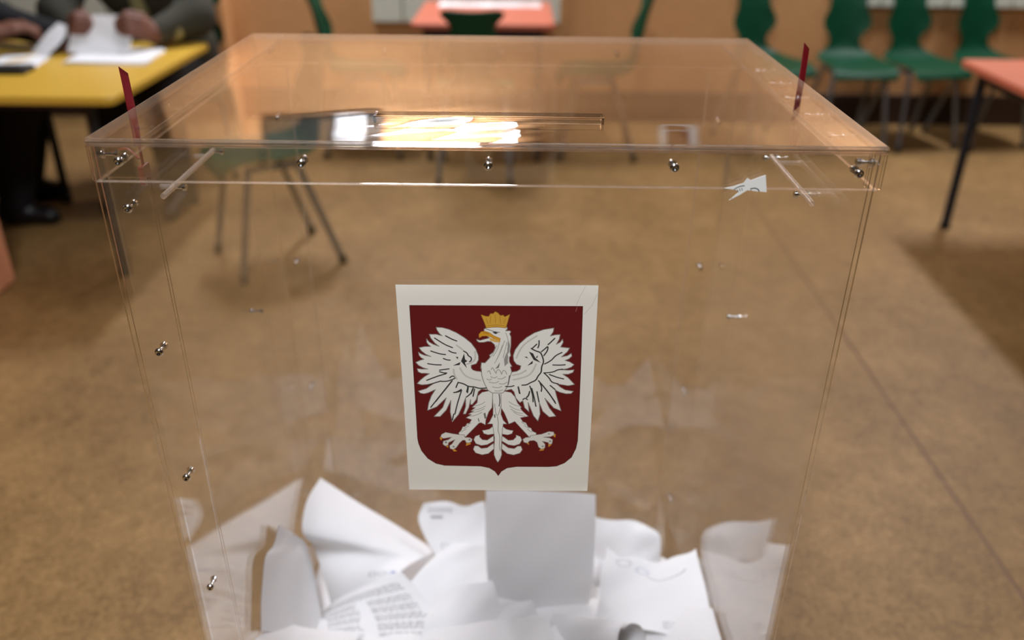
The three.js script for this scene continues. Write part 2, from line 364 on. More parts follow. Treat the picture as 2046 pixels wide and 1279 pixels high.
person('person in an olive jacket seated behind the yellow table, holding a white sheet', {
  top: M.olive, head: [-1.40, 1.15, -2.80], face: 0.1, tilt: .35,
  torso: [capR([-1.47, .47, -2.95], .1, [-1.33, .47, -2.95], .1), capR([-1.46, .55, -2.93], .115, [-1.34, .55, -2.93], .115), capR([-1.47, .78, -2.88], .115, [-1.33, .78, -2.88], .115), capR([-1.56, .94, -2.85], .07, [-1.24, .94, -2.85], .07)],
  neck: [capR([-1.4, .93, -2.85], .055, [-1.4, 1.08, -2.82], .05)],
  arms: [capR([-1.21, .93, -2.84], .055, [-1.16, .69, -2.65], .042), capR([-1.16, .69, -2.65], .042, [-1.25, .655, -2.51], .03), capR([-1.59, .93, -2.84], .055, [-1.66, .70, -2.66], .042), capR([-1.66, .70, -2.66], .042, [-1.535, .66, -2.51], .03)],
  legs: [capR([-1.33, .46, -2.93], .085, [-1.28, .455, -2.5], .06), capR([-1.28, .455, -2.5], .06, [-1.28, .09, -2.52], .042), capR([-1.47, .46, -2.93], .085, [-1.5, .455, -2.52], .06), capR([-1.5, .455, -2.52], .06, [-1.5, .09, -2.55], .042)],
  shoes: [[capR([-1.28, .05, -2.55], .045, [-1.27, .032, -2.38], .032), capR([-1.28, .09, -2.53], .05, [-1.28, .05, -2.5], .045)], [capR([-1.5, .05, -2.58], .045, [-1.51, .032, -2.42], .032), capR([-1.5, .09, -2.56], .05, [-1.5, .05, -2.53], .045)]],
  hands: [[[-1.245, .653, -2.49], [-.35, .35, .75], [.8, .3, .5], 1, 1.6], [[-1.535, .658, -2.49], [.35, .35, .75], [-.8, .3, .5], -1, 1.6]],
  cuffs: [capR([-1.215, .665, -2.56], .05, [-1.245, .656, -2.52], .046)],
  front: [capR([-1.41, .58, -2.803], .028, [-1.41, .80, -2.752], .03)],
});
person('person in black clothes at the left end of the yellow table', {
  top: M.blackCloth, head: [-2.02, 1.14, -2.36], face: 1.4, tilt: .3,
  torso: [capR([-2.28, .47, -2.43], .1, [-2.28, .47, -2.29], .1), capR([-2.25, .56, -2.42], .115, [-2.25, .56, -2.3], .115), capR([-2.16, .78, -2.43], .115, [-2.16, .78, -2.29], .115), capR([-2.1, .93, -2.5], .07, [-2.1, .93, -2.2], .07)],
  neck: [capR([-2.1, .93, -2.35], .055, [-2.04, 1.07, -2.355], .05)],
  arms: [capR([-2.1, .92, -2.18], .055, [-1.99, .67, -2.14], .042), capR([-1.99, .67, -2.14], .042, [-1.765, .67, -2.33], .03), capR([-2.1, .92, -2.53], .055, [-1.86, .69, -2.56], .042), capR([-1.86, .69, -2.56], .042, [-1.63, .65, -2.5], .03)],
  legs: [capR([-2.25, .46, -2.27], .085, [-1.73, .45, -2.33], .066), capR([-1.73, .45, -2.33], .066, [-1.80, .09, -2.33], .045), capR([-2.25, .46, -2.43], .085, [-1.78, .45, -2.55], .066), capR([-1.78, .45, -2.55], .066, [-1.9, .09, -2.6], .045)],
  shoes: [[capR([-1.84, .05, -2.33], .045, [-1.69, .032, -2.33], .033), capR([-1.80, .1, -2.33], .052, [-1.80, .05, -2.33], .046)], [capR([-1.93, .05, -2.6], .045, [-1.78, .032, -2.61], .033), capR([-1.9, .1, -2.6], .052, [-1.9, .05, -2.6], .046)]],
  hands: [[[-1.755, .672, -2.345], [.7, .15, -.6], [.2, 1, .1], -1, .7], [[-1.61, .648, -2.495], [1, -.1, .3], [0, 1, 0], 1, .5]],
});

// ---------------------------------------------------------------- sheets of paper
// a sheet lofted between two edge curves (arrays of points), with thickness
function sheetGeo(A, B, opt = {}) {
  const n = opt.n ?? 14, m = opt.m ?? 12, t = opt.t ?? .0006, bow = opt.bow ?? 0, wav = opt.wave ?? .0015;
  const ca = new THREE.CatmullRomCurve3(A, false, 'centripetal'), cb = new THREE.CatmullRomCurve3(B, false, 'centripetal');
  const ph = [rr(0, 6), rr(0, 6), rr(0, 6)];
  const P = []; const dip = opt.dip || (() => 0);
  for (let i = 0; i <= n; i++) for (let j = 0; j <= m; j++) { const v = i / n + dip(j / m) * (1 - i / n); P.push(ca.getPoint(v).lerp(cb.getPoint(v), j / m)); }
  const at = (i, j) => P[Math.max(0, Math.min(n, i)) * (m + 1) + Math.max(0, Math.min(m, j))];
  const nor = (i, j) => at(i + 1, j).clone().sub(at(i - 1, j)).cross(at(i, j + 1).clone().sub(at(i, j - 1))).normalize();
  const N0 = P.map((_, q) => nor(Math.floor(q / (m + 1)), q % (m + 1)));
  P.forEach((p, q) => { const u = (q % (m + 1)) / m, v = Math.floor(q / (m + 1)) / n; p.addScaledVector(N0[q], bow * Math.sin(PI * u) + wav * (Math.sin(5 * u + ph[0]) * Math.cos(4 * v + ph[1]) + .4 * Math.sin(11 * (u + v) + ph[2]))); if (opt.fit) opt.fit(p); });
  const pos = [], uv = [], idx = [], S = P.length;
  for (let k = 0; k < 2; k++) P.forEach((p, q) => { const o = N0[q]; pos.push(p.x + (k ? -o.x * t : 0), p.y + (k ? -o.y * t : 0), p.z + (k ? -o.z * t : 0)); uv.push((q % (m + 1)) / m, 1 - Math.floor(q / (m + 1)) / n); });
  const I = (k, i, j) => k * S + i * (m + 1) + j;
  for (let i = 0; i < n; i++) for (let j = 0; j < m; j++) {
    idx.push(I(0, i, j), I(0, i + 1, j), I(0, i, j + 1), I(0, i, j + 1), I(0, i + 1, j), I(0, i + 1, j + 1));
    idx.push(I(1, i, j), I(1, i, j + 1), I(1, i + 1, j), I(1, i, j + 1), I(1, i + 1, j + 1), I(1, i + 1, j));
  }
  for (const i of [0, n]) for (let j = 0; j < m; j++) idx.push(I(0, i, j), I(0, i, j + 1), I(1, i, j), I(0, i, j + 1), I(1, i, j + 1), I(1, i, j));
  for (const j of [0, m]) for (let i = 0; i < n; i++) idx.push(I(0, i, j), I(1, i, j), I(0, i + 1, j), I(0, i + 1, j), I(1, i, j), I(1, i + 1, j));
  const g = new THREE.BufferGeometry(); g.setAttribute('position', new THREE.Float32BufferAttribute(pos, 3)); g.setAttribute('uv', new THREE.Float32BufferAttribute(uv, 2)); g.setIndex(idx); g.computeVertexNormals(); return g;
}
const flat = (a, b, c, d, o) => sheetGeo([V(...a), V(...d)], [V(...b), V(...c)], { wave: .0008, ...o });

const paperMat = (draw) => {
  const [c, x] = canvas(512, 724); x.fillStyle = '#f1f1f2'; x.fillRect(0, 0, 512, 724); draw(x);
  return std(0xffffff, .85, { map: ctex(c) });
};
const lines = (x, x0, y0, w, n, dy, col = '#8a8a8e') => { x.fillStyle = col; for (let i = 0; i < n; i++) { let p = x0; const e = x0 + w * (i % 5 === 4 ? .6 : 1) - rr(0, 20); while (p < e) { const l = rr(8, 34); x.fillRect(p, y0 + i * dy, Math.min(l, e - p), dy * .42); p += l + 6; } } };
const ring = (x, cx, cy, r, col, lw = 3) => { x.strokeStyle = col; x.lineWidth = lw; x.beginPath(); x.arc(cx, cy, r, 0, 7); x.stroke(); x.lineWidth = 1; x.beginPath(); x.arc(cx, cy, r * .66, 0, 7); x.stroke(); };
const PM = {
  text: paperMat(x => { lines(x, 40, 60, 430, 4, 18); for (let k = 0; k < 7; k++) { lines(x, 40, 160 + k * 78, 180, 4, 15); lines(x, 270, 160 + k * 78, 200, 4, 15); } }),
  stamps: paperMat(x => { ring(x, 330, 590, 24, '#8f8f95', 5); ring(x, 392, 590, 24, '#95959b', 5); x.fillStyle = '#6f7ac4'; x.beginPath(); x.arc(466, 586, 17, 0, 7); x.fill(); ring(x, 452, 588, 26, '#9aa0c8', 4); }),
  ring: paperMat(x => { ring(x, 150, 560, 46, '#8e8e93', 5); lines(x, 60, 90, 200, 5, 16); x.fillStyle = '#7a7a80'; x.fillRect(90, 210, 90, 26); }),
  faint: paperMat(x => { ring(x, 110, 80, 40, '#b4b4ba', 5); ring(x, 210, 140, 32, '#b0b4cc', 5); x.strokeStyle = '#c2c2c6'; x.lineWidth = 9; x.beginPath(); x.arc(330, 120, 110, .4, 2.6); x.stroke(); lines(x, 300, 620, 160, 4, 18, '#b5b5ba'); }),
};

// papers on the tables
const onT = TH + .0006;
tag(mesh('paper_sheet', flat([-1.72, onT, -2.36], [-1.56, onT, -2.36], [-1.52, onT, -2.16], [-1.70, onT, -2.16]), M.paper), 'white sheet lying flat behind the flat black object', 'paper', 'papers on the yellow table');
tag(mesh('paper_sheet', sheetGeo([V(-1.655, .6, -2.40), V(-1.61, .655, -2.44), V(-1.575, .69, -2.47)], [V(-1.565, .6, -2.33), V(-1.53, .645, -2.38), V(-1.50, .68, -2.42)]), M.paper), 'white sheet tilted up by the hand of the person in black', 'paper', 'papers on the yellow table');
{
  const t = thing('paper_stack', 'stack of white papers on the yellow table before the person in the olive jacket', 'papers', [0, 0, 0]);
  for (let i = 0; i < 4; i++) { const y = TH + .001 + i * .0022, o = i * .006; mesh('sheet', flat([-1.5 + o, y, -2.47 + o], [-1.215 - o * .5, y, -2.47], [-1.19 + o * .4, y, -2.215 - o], [-1.47 + o, y, -2.225], { t: .0018 }), M.paper, t); }
}
tag(mesh('paper_sheet', sheetGeo([V(-1.50, .612, -2.345), V(-1.50, .665, -2.39), V(-1.50, .725, -2.43)], [V(-1.29, .612, -2.345), V(-1.29, .665, -2.39), V(-1.29, .725, -2.43)], { bow: .006 }), M.paper), 'white sheet held up in both hands over the yellow table', 'paper', 'papers on the yellow table');
{
  const t = thing('mobile_phone', 'flat black phone-sized object at the left on the yellow table', 'phone', [-1.585, TH, -2.09], .06);
  mesh('body', rbox(-.085, .085, 0, .018, -.042, .042, .008, 3), M.black, t); mesh('screen', rbox(-.078, .078, .0175, .0186, -.036, .036, .0005), M.socket, t);
}
tag(mesh('paper_sheet', flat([1.77, onT, -2.40], [2.05, onT, -2.42], [2.06, onT, -2.2], [1.70, onT, -2.14], { bow: .004 }), M.paper), 'white sheet on the pink table at the right edge', 'paper');
tag(mesh('paper_sheet', flat([-.36, onT, -3.74], [.12, onT, -3.74], [.12, onT, -3.60], [-.36, onT, -3.60]), PM.text), 'white sheet at the wall side of the pink table with three chairs', 'paper');

// ---------------------------------------------------------------- ballot box
const BX = { w: .2965, z0: -.4515, z1: -.0035, t: .004, h: .994 };
function addEdges(parent, list, mat, name) { for (const b of list) mesh(name, box(...b), mat, parent); }
const boltGeo = (() => {
  const head = new THREE.LatheGeometry([[0, 0], [.0036, 0], [.0037, .0012], [.0031, .0026], [.0018, .0033], [.0016, .0022], [0, .002]].map(p => new THREE.Vector2(...p)), 16);
  const shaft = new THREE.CylinderGeometry(.0014, .0014, .012, 10).translate(0, -.006, 0);
  const nut = new THREE.CylinderGeometry(.0034, .0034, .003, 6).translate(0, -.0105, 0);
  return mergeGeometries([head.toNonIndexed(), shaft.toNonIndexed(), nut.toNonIndexed()]);
})();
// n = outward direction of the head
function bolt(parent, p, n) {
  const m = mesh('bolt', boltGeo, M.chrome, parent);
  m.position.set(...p); m.quaternion.setFromUnitVectors(V(0, 1, 0), V(...n)); return m;
}
const boxT = thing('ballot_box', 'tall clear acrylic ballot box with the eagle sticker on its front', 'ballot box', [0, 0, 0]);
{
  const { w, z0, z1, t, h } = BX;
  mesh('front_panel', box(-w, w, .004, h, z1 - t, z1), M.acrylic, boxT);
  mesh('back_panel', box(-w, w, .004, h, z0, z0 + t), M.acrylic, boxT);
  mesh('side_panel', box(-w, -w + t, .004, h, z0 + t + .0004, z1 - t - .0004), M.acrylic, boxT);
  mesh('side_panel', box(w - t, w, .004, h, z0 + t + .0004, z1 - t - .0004), M.acrylic, boxT);
  mesh('bottom_panel', box(-w, w, 0, .004, z0, z1), M.acrylic, boxT);
  // cut edges of the sheets
  for (const s of [-1, 1]) {
    mesh('panel_edge', prism([s * (w + .0021), .004, z1 - .0019], [s * (w + .0021), h, z1 - .0019], .0026), M.edgeClear, boxT);
    mesh('panel_edge', box(s * w + (s > 0 ? .0002 : -.0012), s * w + (s > 0 ? .0012 : -.0002), .004, h, z0, z0 + .0014), M.edgeFrost, boxT);
  }
  // corner flange behind the front on the left, with its bolts
  const fl = mesh('corner_flange', box(-w + t + .0004, -.2625, .01, .966, z1 - t - .0034, z1 - t - .0004), M.acrylic, boxT);
  mesh('flange_edge', prism([-.2608, .01, z1 - t - .002], [-.2608, .966, z1 - t - .002], .0015), M.edgeClear, fl);
  for (const y of [.943, .813, .679, .542, .405, .27, .13]) bolt(boxT, [-.279, y, z1], [0, 0, 1]);
  for (const s of [-1, 1]) {
    const a = s * .2588, b = s * (w - t - .0004);
    const f2 = mesh('corner_flange', box(Math.min(a, b), Math.max(a, b), .01, .96, z0 + t + .0004, z0 + t + .0034), M.acrylic, boxT);
    mesh('flange_edge', box(a - .0005, a + .0005, .01, .96, z0 + t + .0004, z0 + t + .0034), M.edgeFrost, f2);
    for (const y of [.9, .7, .5, .3, .1]) bolt(boxT, [s * .278, y, z0], [0, 0, -1]);
    // clear bar brackets inside the side panels, just below the lid
    const xs = s * (w - t - .012);
    const br = mesh('seal_bracket', bar([xs, .9275, -.212], [xs, .9275, -.074], .0026), M.edgeFrost, boxT);
    mesh('spacer', bar([xs, .9275, -.10], [s * (w - t), .9275, -.10], .0025), M.edgeFrost, br);
    mesh('spacer', bar([xs, .9275, -.19], [s * (w - t), .9275, -.19], .0025), M.edgeFrost, br);
    bolt(boxT, [s * w, .914, -.137], [s, 0, 0]); bolt(boxT, [s * w, .914, -.251], [s, 0, 0]);
    bolt(boxT, [s * w, .7, -.3], [s, 0, 0]);
  }
}
// the body narrows slightly towards the floor
boxT.updateMatrixWorld(true);
boxT.traverse(o => {
  if (!o.isMesh) return;
  const sx = y => 1 + .024 * (y - .93);
  if (o.name === 'bolt') { o.position.x = o.position.x * sx(o.position.y) - .002; return; }
  const p = o.geometry.attributes.position; for (let i = 0; i < p.count; i++) p.setX(i, p.getX(i) * sx(p.getY(i)) - .002);
});
// lid
const lid = thing('lid', 'clear acrylic lid with a posting slot on top of the ballot box', 'lid', [0, 0, 0]);
{
  const L = { w: .3, z0: -.455, z1: 0, y0: .995, y1: 1.0 };
  const slot = { x0: -.0945, x1: .0945, z0: -.083, z1: -.0675 };
  const warp = (x, z) => {
    const e = Math.min(1, (L.w - Math.abs(x)) / .05) * Math.min(1, (z - L.z0) / .05);
    return e * (.0016 * Math.exp(-(((z + .082) / .05) ** 2)) * Math.exp(-((x / .14) ** 2)) + .0007 * Math.sin(17 * x + 4 * z) * Math.sin(13 * z + 1) * Math.min(1, -z / .05) + .0001 * Math.sin(70 * x + 40 * z) * Math.sin(150 * z + 23 * x) * Math.exp(-(((z + .06) / .05) ** 2)) * Math.exp(-((x / .15) ** 2)));
  };
  const span = (a, b, n) => Array.from({ length: n }, (_, i) => a + (b - a) * i / n);
  const xs = [...span(-L.w, slot.x0, 22), ...span(slot.x0, slot.x1, 28), ...span(slot.x1, L.w, 22), L.w];
  const zs = [...span(L.z0, -.16, 18), ...span(-.16, slot.z0, 14), ...span(slot.z0, slot.z1, 3), ...span(slot.z1, L.z1, 16), L.z1];
  const inSlot = (x, z) => x > slot.x0 && x < slot.x1 && z > slot.z0 && z < slot.z1;
  const pos = [], idx = [], nx = xs.length, nz = zs.length;
  for (let k = 0; k < 2; k++) for (const z of zs) for (const x of xs) pos.push(x, (k ? L.y0 : L.y1) + warp(x, z), z);
  const I = (k, i, j) => k * nx * nz + j * nx + i;
  for (let j = 0; j < nz - 1; j++) for (let i = 0; i < nx - 1; i++) {
    if (inSlot((xs[i] + xs[i + 1]) / 2, (zs[j] + zs[j + 1]) / 2)) continue;
    idx.push(I(0, i, j), I(0, i, j + 1), I(0, i + 1, j), I(0, i + 1, j), I(0, i, j + 1), I(0, i + 1, j + 1));
    idx.push(I(1, i, j), I(1, i + 1, j), I(1, i, j + 1), I(1, i + 1, j), I(1, i + 1, j + 1), I(1, i, j + 1));
  }
  const g = new THREE.BufferGeometry(); g.setAttribute('position', new THREE.Float32BufferAttribute(pos, 3)); g.setIndex(idx); g.computeVertexNormals();
  mesh('lid_top', g, M.acrylic, lid);
  // cut edges of the top sheet: dark arris above, frosted cut below
  const strip = (pts, y0, y1, out, mat, name) => {
    const p = [], ix = [];
    pts.forEach(([x, z]) => { for (const [o, y] of [[0, y0], [0, y1], [out, y1], [out, y0]]) { const ox = o * (Math.abs(x) >= L.w - 1e-6 ? Math.sign(x) : 0), oz = o * (z >= L.z1 - 1e-6 ? 1 : z <= L.z0 + 1e-6 ? -1 : 0); p.push(x + ox, y + warp(x, z), z + oz); } });
    for (let i = 0; i < pts.length - 1; i++) for (let k = 0; k < 4; k++) { const a = i * 4 + k, b = i * 4 + (k + 1) % 4; ix.push(a, b, a + 4, b, b + 4, a + 4); }
    const e = (pts.length - 1) * 4; ix.push(0, 2, 1, 0, 3, 2, e, e + 1, e + 2, e, e + 2, e + 3);
    const q = new THREE.BufferGeometry(); q.setAttribute('position', new THREE.Float32BufferAttribute(p, 3)); q.setIndex(ix);
    const nn = q.toNonIndexed(); nn.computeVertexNormals(); return mesh(name, nn, mat, lid);
  };
  const front = xs.map(x => [x, L.z1]), back = xs.map(x => [x, L.z0]), le = zs.map(z => [-L.w, z]), ri = zs.map(z => [L.w, z]);
  mesh('lid_arris', prism([-L.w - .001, .9984, .0019], [L.w + .001, .9984, .0019], .0018), M.edgeClear, lid);
  strip(front, .9936, .9977, .0008, M.edgeFrost, 'lid_edge');
  strip(back, .9936, 1.0, .0006, M.edgeFrost, 'lid_edge');
  strip(le, .9936, 1.0, .0006, M.edgeFrost, 'lid_edge');
  strip(ri, .9936, 1.0, .0006, M.edgeFrost, 'lid_edge');
  // slot walls
  const sw = (pts, ox, oz) => {
    const p = [], ix = []; pts.forEach(([x, z]) => { const h = warp(x, z); p.push(x, L.y0 + h, z, x, L.y1 + .0003 + h, z, x + ox, L.y1 + .0003 + h, z + oz, x + ox, L.y0 + h, z + oz); });
    for (let i = 0; i < pts.length - 1; i++) for (let k = 0; k < 4; k++) { const a = i * 4 + k, b = i * 4 + (k + 1) % 4; ix.push(a, b, a + 4, b, b + 4, a + 4); }
    const e = (pts.length - 1) * 4; ix.push(0, 2, 1, 0, 3, 2, e, e + 1, e + 2, e, e + 2, e + 3);
    const q = new THREE.BufferGeometry(); q.setAttribute('position', new THREE.Float32BufferAttribute(p, 3)); q.setIndex(ix); const nn = q.toNonIndexed(); nn.computeVertexNormals(); return mesh('slot_edge', nn, M.edgeClear, lid);
  };
  const sx = xs.filter(x => x >= slot.x0 - 1e-6 && x <= slot.x1 + 1e-6), sz = zs.filter(z => z >= slot.z0 - 1e-6 && z <= slot.z1 + 1e-6);
  sw(sx.map(x => [x, slot.z0]), 0, .002); sw(sx.map(x => [x, slot.z1]), 0, -.002); sw(sz.map(z => [slot.x0, z]), .002, 0); sw(sz.map(z => [slot.x1, z]), -.002, 0);
  for (const q of [-1, 1]) { const u = q * .293, v = q * .268; const r = mesh('stiffener_strip', box(Math.min(u, v), Math.max(u, v), .9905, .9942, L.z0 + .006, -.006), M.acrylic, lid); mesh('strip_edge', box(v - .0004, v + .0004, .9905, .9942, L.z0 + .006, -.006), M.edgeFrost, r); }
  // hanging lips round the lid
  const yb = .966, t = .003;
  const lips = [box(-L.w, L.w, yb, .9934, -t, 0), box(-L.w, L.w, yb, .9934, L.z0, L.z0 + t), box(-L.w, -L.w + t, yb, .9934, L.z0 + t + .0004, -t - .0004), box(L.w - t, L.w, yb, .9934, L.z0 + t + .0004, -t - .0004)];
  const ed = [[-L.w, L.w, yb - .0008, yb, -t, .0002], [-L.w, L.w, yb - .0008, yb, L.z0, L.z0 + t], [-L.w, -L.w + t, yb - .0008, yb, L.z0 + t, -t], [L.w - t, L.w, yb - .0008, yb, L.z0 + t, -t]];
  lips.forEach((q, i) => { const l = mesh('lip', q, M.acrylic, lid); mesh('lip_edge', box(...ed[i]), M.edgeFrost, l); });
  for (const s of [-1, 1]) {
    mesh('lip_end', prism([s * (L.w + .0016), yb, -.0016], [s * (L.w + .0016), .9934, -.0016], .0014), M.edgeClear, lid);
    mesh('corner_rod', prism([s * (L.w - .0085), yb + .001, -t - .0016], [s * (L.w - .0085), .9934, -t - .0016], .0011), M.edgeClear, lid);
  }
  for (const x of [-.279, -.14, .002, .143, .283]) { bolt(lid, [x, x > .28 ? .979 : .982, 0], [0, 0, 1]); bolt(lid, [x, .981, L.z0], [0, 0, -1]); }
  for (const s of [-1, 1]) for (const z of [-.022, -.095, -.165, -.23, -.295, -.36]) bolt(lid, [s * L.w, .981, z], [s, 0, 0]);
}
// red security seals through the lid sides
for (const [s, z, lab] of [[-1, -.093, 'dark red plastic seal sticking up from the left lid edge'], [1, -.235, 'dark red plastic seal sticking up from the right lid edge']]) {
  const t = thing('security_seal', lab, 'seal', [s * .3035, .985, z], 0, 'security seals');
  mesh('strap', sheetGeo([V(-.0006, -.045, .001), V(-.0008, -.004, .001), V(-.003, .01, .001), V(-.0032, .03, .001), V(-.0035, .049, .001)], [V(.0006, -.045, -.001), V(.0008, -.004, -.001), V(.003, .01, -.001), V(.0028, .03, -.001), V(.0025, .043, -.001)], { t: .0012, wave: 0 }), M.seal, t);
  mesh('strap_tail', tube([[s * .002, -.03, 0], [s * .012, -.022, -.002], [s * .026, -.026, -.004]], .0013, 12, 6), M.seal, t);
  mesh('lock_body', rbox(-.0018, .003, -.052, -.035, -.008, .008, .0012), M.seal, t);
}

// eagle sticker on the front
{
  const W = 1024, H = 1310, [c, x] = canvas(W, H);
  // tracing frame (crop of the photograph) -> sheet, through the sheet's four corners
  const src = [[35, 48], [1187, 52], [1120, 1217], [110, 1213]], dst = [[0, 0], [W, 0], [W, H], [0, H]];
  const A8 = [], b8 = []; for (let i = 0; i < 4; i++) { const [X, Y] = src[i], [u, v] = dst[i]; A8.push([X, Y, 1, 0, 0, 0, -u * X, -u * Y]); b8.push(u); A8.push([0, 0, 0, X, Y, 1, -v * X, -v * Y]); b8.push(v); }
  for (let i = 0; i < 8; i++) { let p = i; for (let r = i; r < 8; r++) if (Math.abs(A8[r][i]) > Math.abs(A8[p][i])) p = r; [A8[i], A8[p]] = [A8[p], A8[i]]; [b8[i], b8[p]] = [b8[p], b8[i]]; for (let r = 0; r < 8; r++) if (r !== i) { const f = A8[r][i] / A8[i][i]; for (let k = i; k < 8; k++) A8[r][k] -= f * A8[i][k]; b8[r] -= f * b8[i]; } }
  const hm = b8.map((v, i) => v / A8[i][i]);
  const map = ([X, Y]) => { const w = hm[6] * X + hm[7] * Y + 1; return [(hm[0] * X + hm[1] * Y + hm[2]) / w, (hm[3] * X + hm[4] * Y + hm[5]) / w]; };
  const a = (...p) => pairs(p).map(([X, Y]) => [113.7 + X * .4446, 142.2 + Y * .4446]);
  const b = (...p) => pairs(p).map(([X, Y]) => [568.6 + X * .4446, 142.2 + Y * .4446]);
  const cc = (...p) => pairs(p).map(([X, Y]) => [227.4 + X * .4222, 597 + Y * .4222]);
  const z = (...p) => pairs(p);
  function pairs(p) { const o = []; for (let i = 0; i < p.length; i += 2) o.push([p[i], p[i + 1]]); return o; }
  const path = (pts, smooth) => {
    const q = pts.map(map); x.beginPath(); x.moveTo(...q[0]);
    if (smooth) { for (let i = 1; i < q.length - 1; i++) { const mx = (q[i][0] + q[i + 1][0]) / 2, my = (q[i][1] + q[i + 1][1]) / 2; x.quadraticCurveTo(...q[i], mx, my); } x.lineTo(...q[q.length - 1]); } else for (const p of q.slice(1)) x.lineTo(...p);
  };
  const fill = (pts, col, line, lw = 4) => { path(pts); x.closePath(); x.fillStyle = col; x.fill(); if (line) { x.strokeStyle = line; x.lineWidth = lw; x.lineJoin = 'round'; x.stroke(); } };
  const ink = (pts, lw = 6, col = '#343634') => { path(pts, true); x.strokeStyle = col; x.lineWidth = lw; x.lineCap = 'round'; x.stroke(); };
  x.fillStyle = '#efebdd'; x.fillRect(0, 0, W, H);
  fill(z(115, 165, 1097, 170, 1082, 560, 1065, 930, 1055, 975, 1030, 1025, 990, 1058, 945, 1076, 900, 1080, 720, 1080, 665, 1088, 632, 1108, 615, 1132, 598, 1108, 565, 1088, 515, 1078, 310, 1075, 262, 1064, 215, 1035, 180, 992, 163, 950, 157, 920, 136, 560), '#650c12', '#40070b', 3);
  const white = '#efede2', rim = '#8b8880';
  const lw1 = [...a(785, 815, 850, 795, 878, 745, 876, 690, 845, 610, 785, 530, 700, 462, 600, 400, 500, 355, 420, 335, 340, 330, 350, 365, 380, 410, 415, 440, 340, 420, 250, 420, 270, 470, 320, 532, 375, 575, 300, 548, 250, 520, 215, 478, 218, 525, 240, 555, 268, 576, 190, 578, 120, 592, 150, 635, 205, 678, 270, 705, 190, 690, 140, 670, 110, 648, 118, 690, 145, 722, 180, 740, 130, 755, 75, 780, 110, 818, 170, 850, 230, 865, 160, 867, 92, 860, 105, 900, 145, 920, 200, 920, 250, 925, 190, 960, 130, 1010, 92, 1052, 150, 1068, 230, 1062, 310, 1045, 210, 1115, 105, 1148, 135, 1175, 180, 1182, 230, 1170, 325, 1128),
    ...z(235, 680, 220, 720, 213, 762, 265, 742, 320, 690, 300, 745, 250, 797, 285, 797, 320, 760, 346, 705, 342, 770, 354, 827, 390, 785, 415, 730, 430, 690, 430, 740, 416, 782, 430, 782, 448, 745, 458, 700, 458, 728, 468, 728, 490, 700, 502, 655, 520, 640, 560, 645, 575, 600), ...a(905, 895, 850, 890, 805, 875, 785, 850)];
  fill(lw1, white, rim);
  const rw1 = [...b(395, 820, 340, 802, 305, 755, 298, 690, 325, 615, 385, 535, 470, 460, 570, 400, 690, 358, 820, 338, 812, 385, 775, 440, 835, 425, 900, 420, 888, 480, 850, 545, 900, 518, 930, 480, 938, 520, 905, 580, 960, 586, 1020, 592, 990, 640, 915, 705, 990, 690, 1040, 660, 1048, 695, 1010, 730, 960, 750, 1020, 768, 1075, 802, 1040, 835, 985, 855, 900, 868, 1000, 874, 1075, 868, 1060, 902, 1000, 925, 930, 925, 1000, 970, 1080, 1055, 1000, 1072, 850, 1048, 900, 1090, 960, 1125, 1065, 1142, 1035, 1172, 970, 1174, 890, 1155, 830, 1125),
    ...z(950, 690, 972, 762, 930, 745, 880, 690, 905, 745, 942, 792, 905, 797, 868, 765, 848, 715, 853, 780, 840, 820, 815, 790, 795, 740, 785, 715, 790, 768, 765, 745, 755, 705, 738, 716, 715, 690, 705, 655, 690, 640, 650, 650, 640, 600), ...b(285, 900, 345, 890, 385, 865)];
  fill(rw1, white, rim);
  // tail
  const tailL = [[cc(850, 600, 800, 640, 740, 655, 705, 658, 722, 700, 780, 718, 860, 705)], [cc(855, 730, 770, 790, 705, 785, 665, 745, 668, 718, 610, 738, 588, 785, 618, 838, 690, 862, 770, 850, 858, 800)], [cc(855, 830, 770, 892, 690, 902, 645, 868, 600, 868, 582, 915, 615, 962, 700, 987, 785, 970, 860, 905)]];
  for (const [p] of tailL) { fill(p, white, rim, 3); fill(p.map(([X, Y]) => [2 * 612.5 - X, Y]), white, rim, 3); }
  fill(cc(835, 130, 850, 340, 848, 450, 800, 545, 770, 572, 840, 570, 850, 640, 870, 760, 862, 900, 862, 985, 885, 1045, 912, 1088, 942, 1045, 965, 985, 958, 900, 965, 760, 975, 640, 985, 570, 1035, 572, 985, 520, 955, 440, 960, 340, 965, 130), white, rim, 3);
  ink(cc(905, 470, 925, 560, 910, 660, 945, 740, 930, 860, 945, 930), 3, '#7e7b72'); ink(cc(930, 170, 945, 260, 930, 330), 5, '#4b4d4a'); ink(cc(870, 300, 880, 420, 905, 470, 930, 420, 950, 330), 3, '#8b887f');
  // thighs, shins
  fill(cc(800, 125, 700, 145, 645, 195, 635, 285, 565, 350, 610, 352, 550, 398, 590, 398, 515, 442, 560, 446, 485, 490, 560, 515, 530, 565, 500, 565, 470, 610, 440, 612, 420, 660, 385, 695, 400, 730, 480, 745, 660, 560, 690, 555, 745, 585, 750, 520, 790, 410, 835, 350, 845, 150), white, rim, 3);
  fill(cc(1000, 130, 1090, 145, 1140, 200, 1180, 290, 1232, 345, 1215, 352, 1235, 385, 1255, 405, 1322, 465, 1215, 485, 1250, 540, 1290, 552, 1320, 610, 1360, 625, 1375, 665, 1430, 690, 1420, 730, 1335, 745, 1140, 535, 1110, 550, 1060, 570, 1045, 525, 1000, 420, 958, 355, 955, 150), white, rim, 3);
  for (const [p, q, r] of [[600, 330, 740], [585, 385, 745], [560, 420, 730], [530, 470, 700]]) ink(cc(p, q, (p + r) / 2, q - 10, r, q - 55), 3, '#99968c');
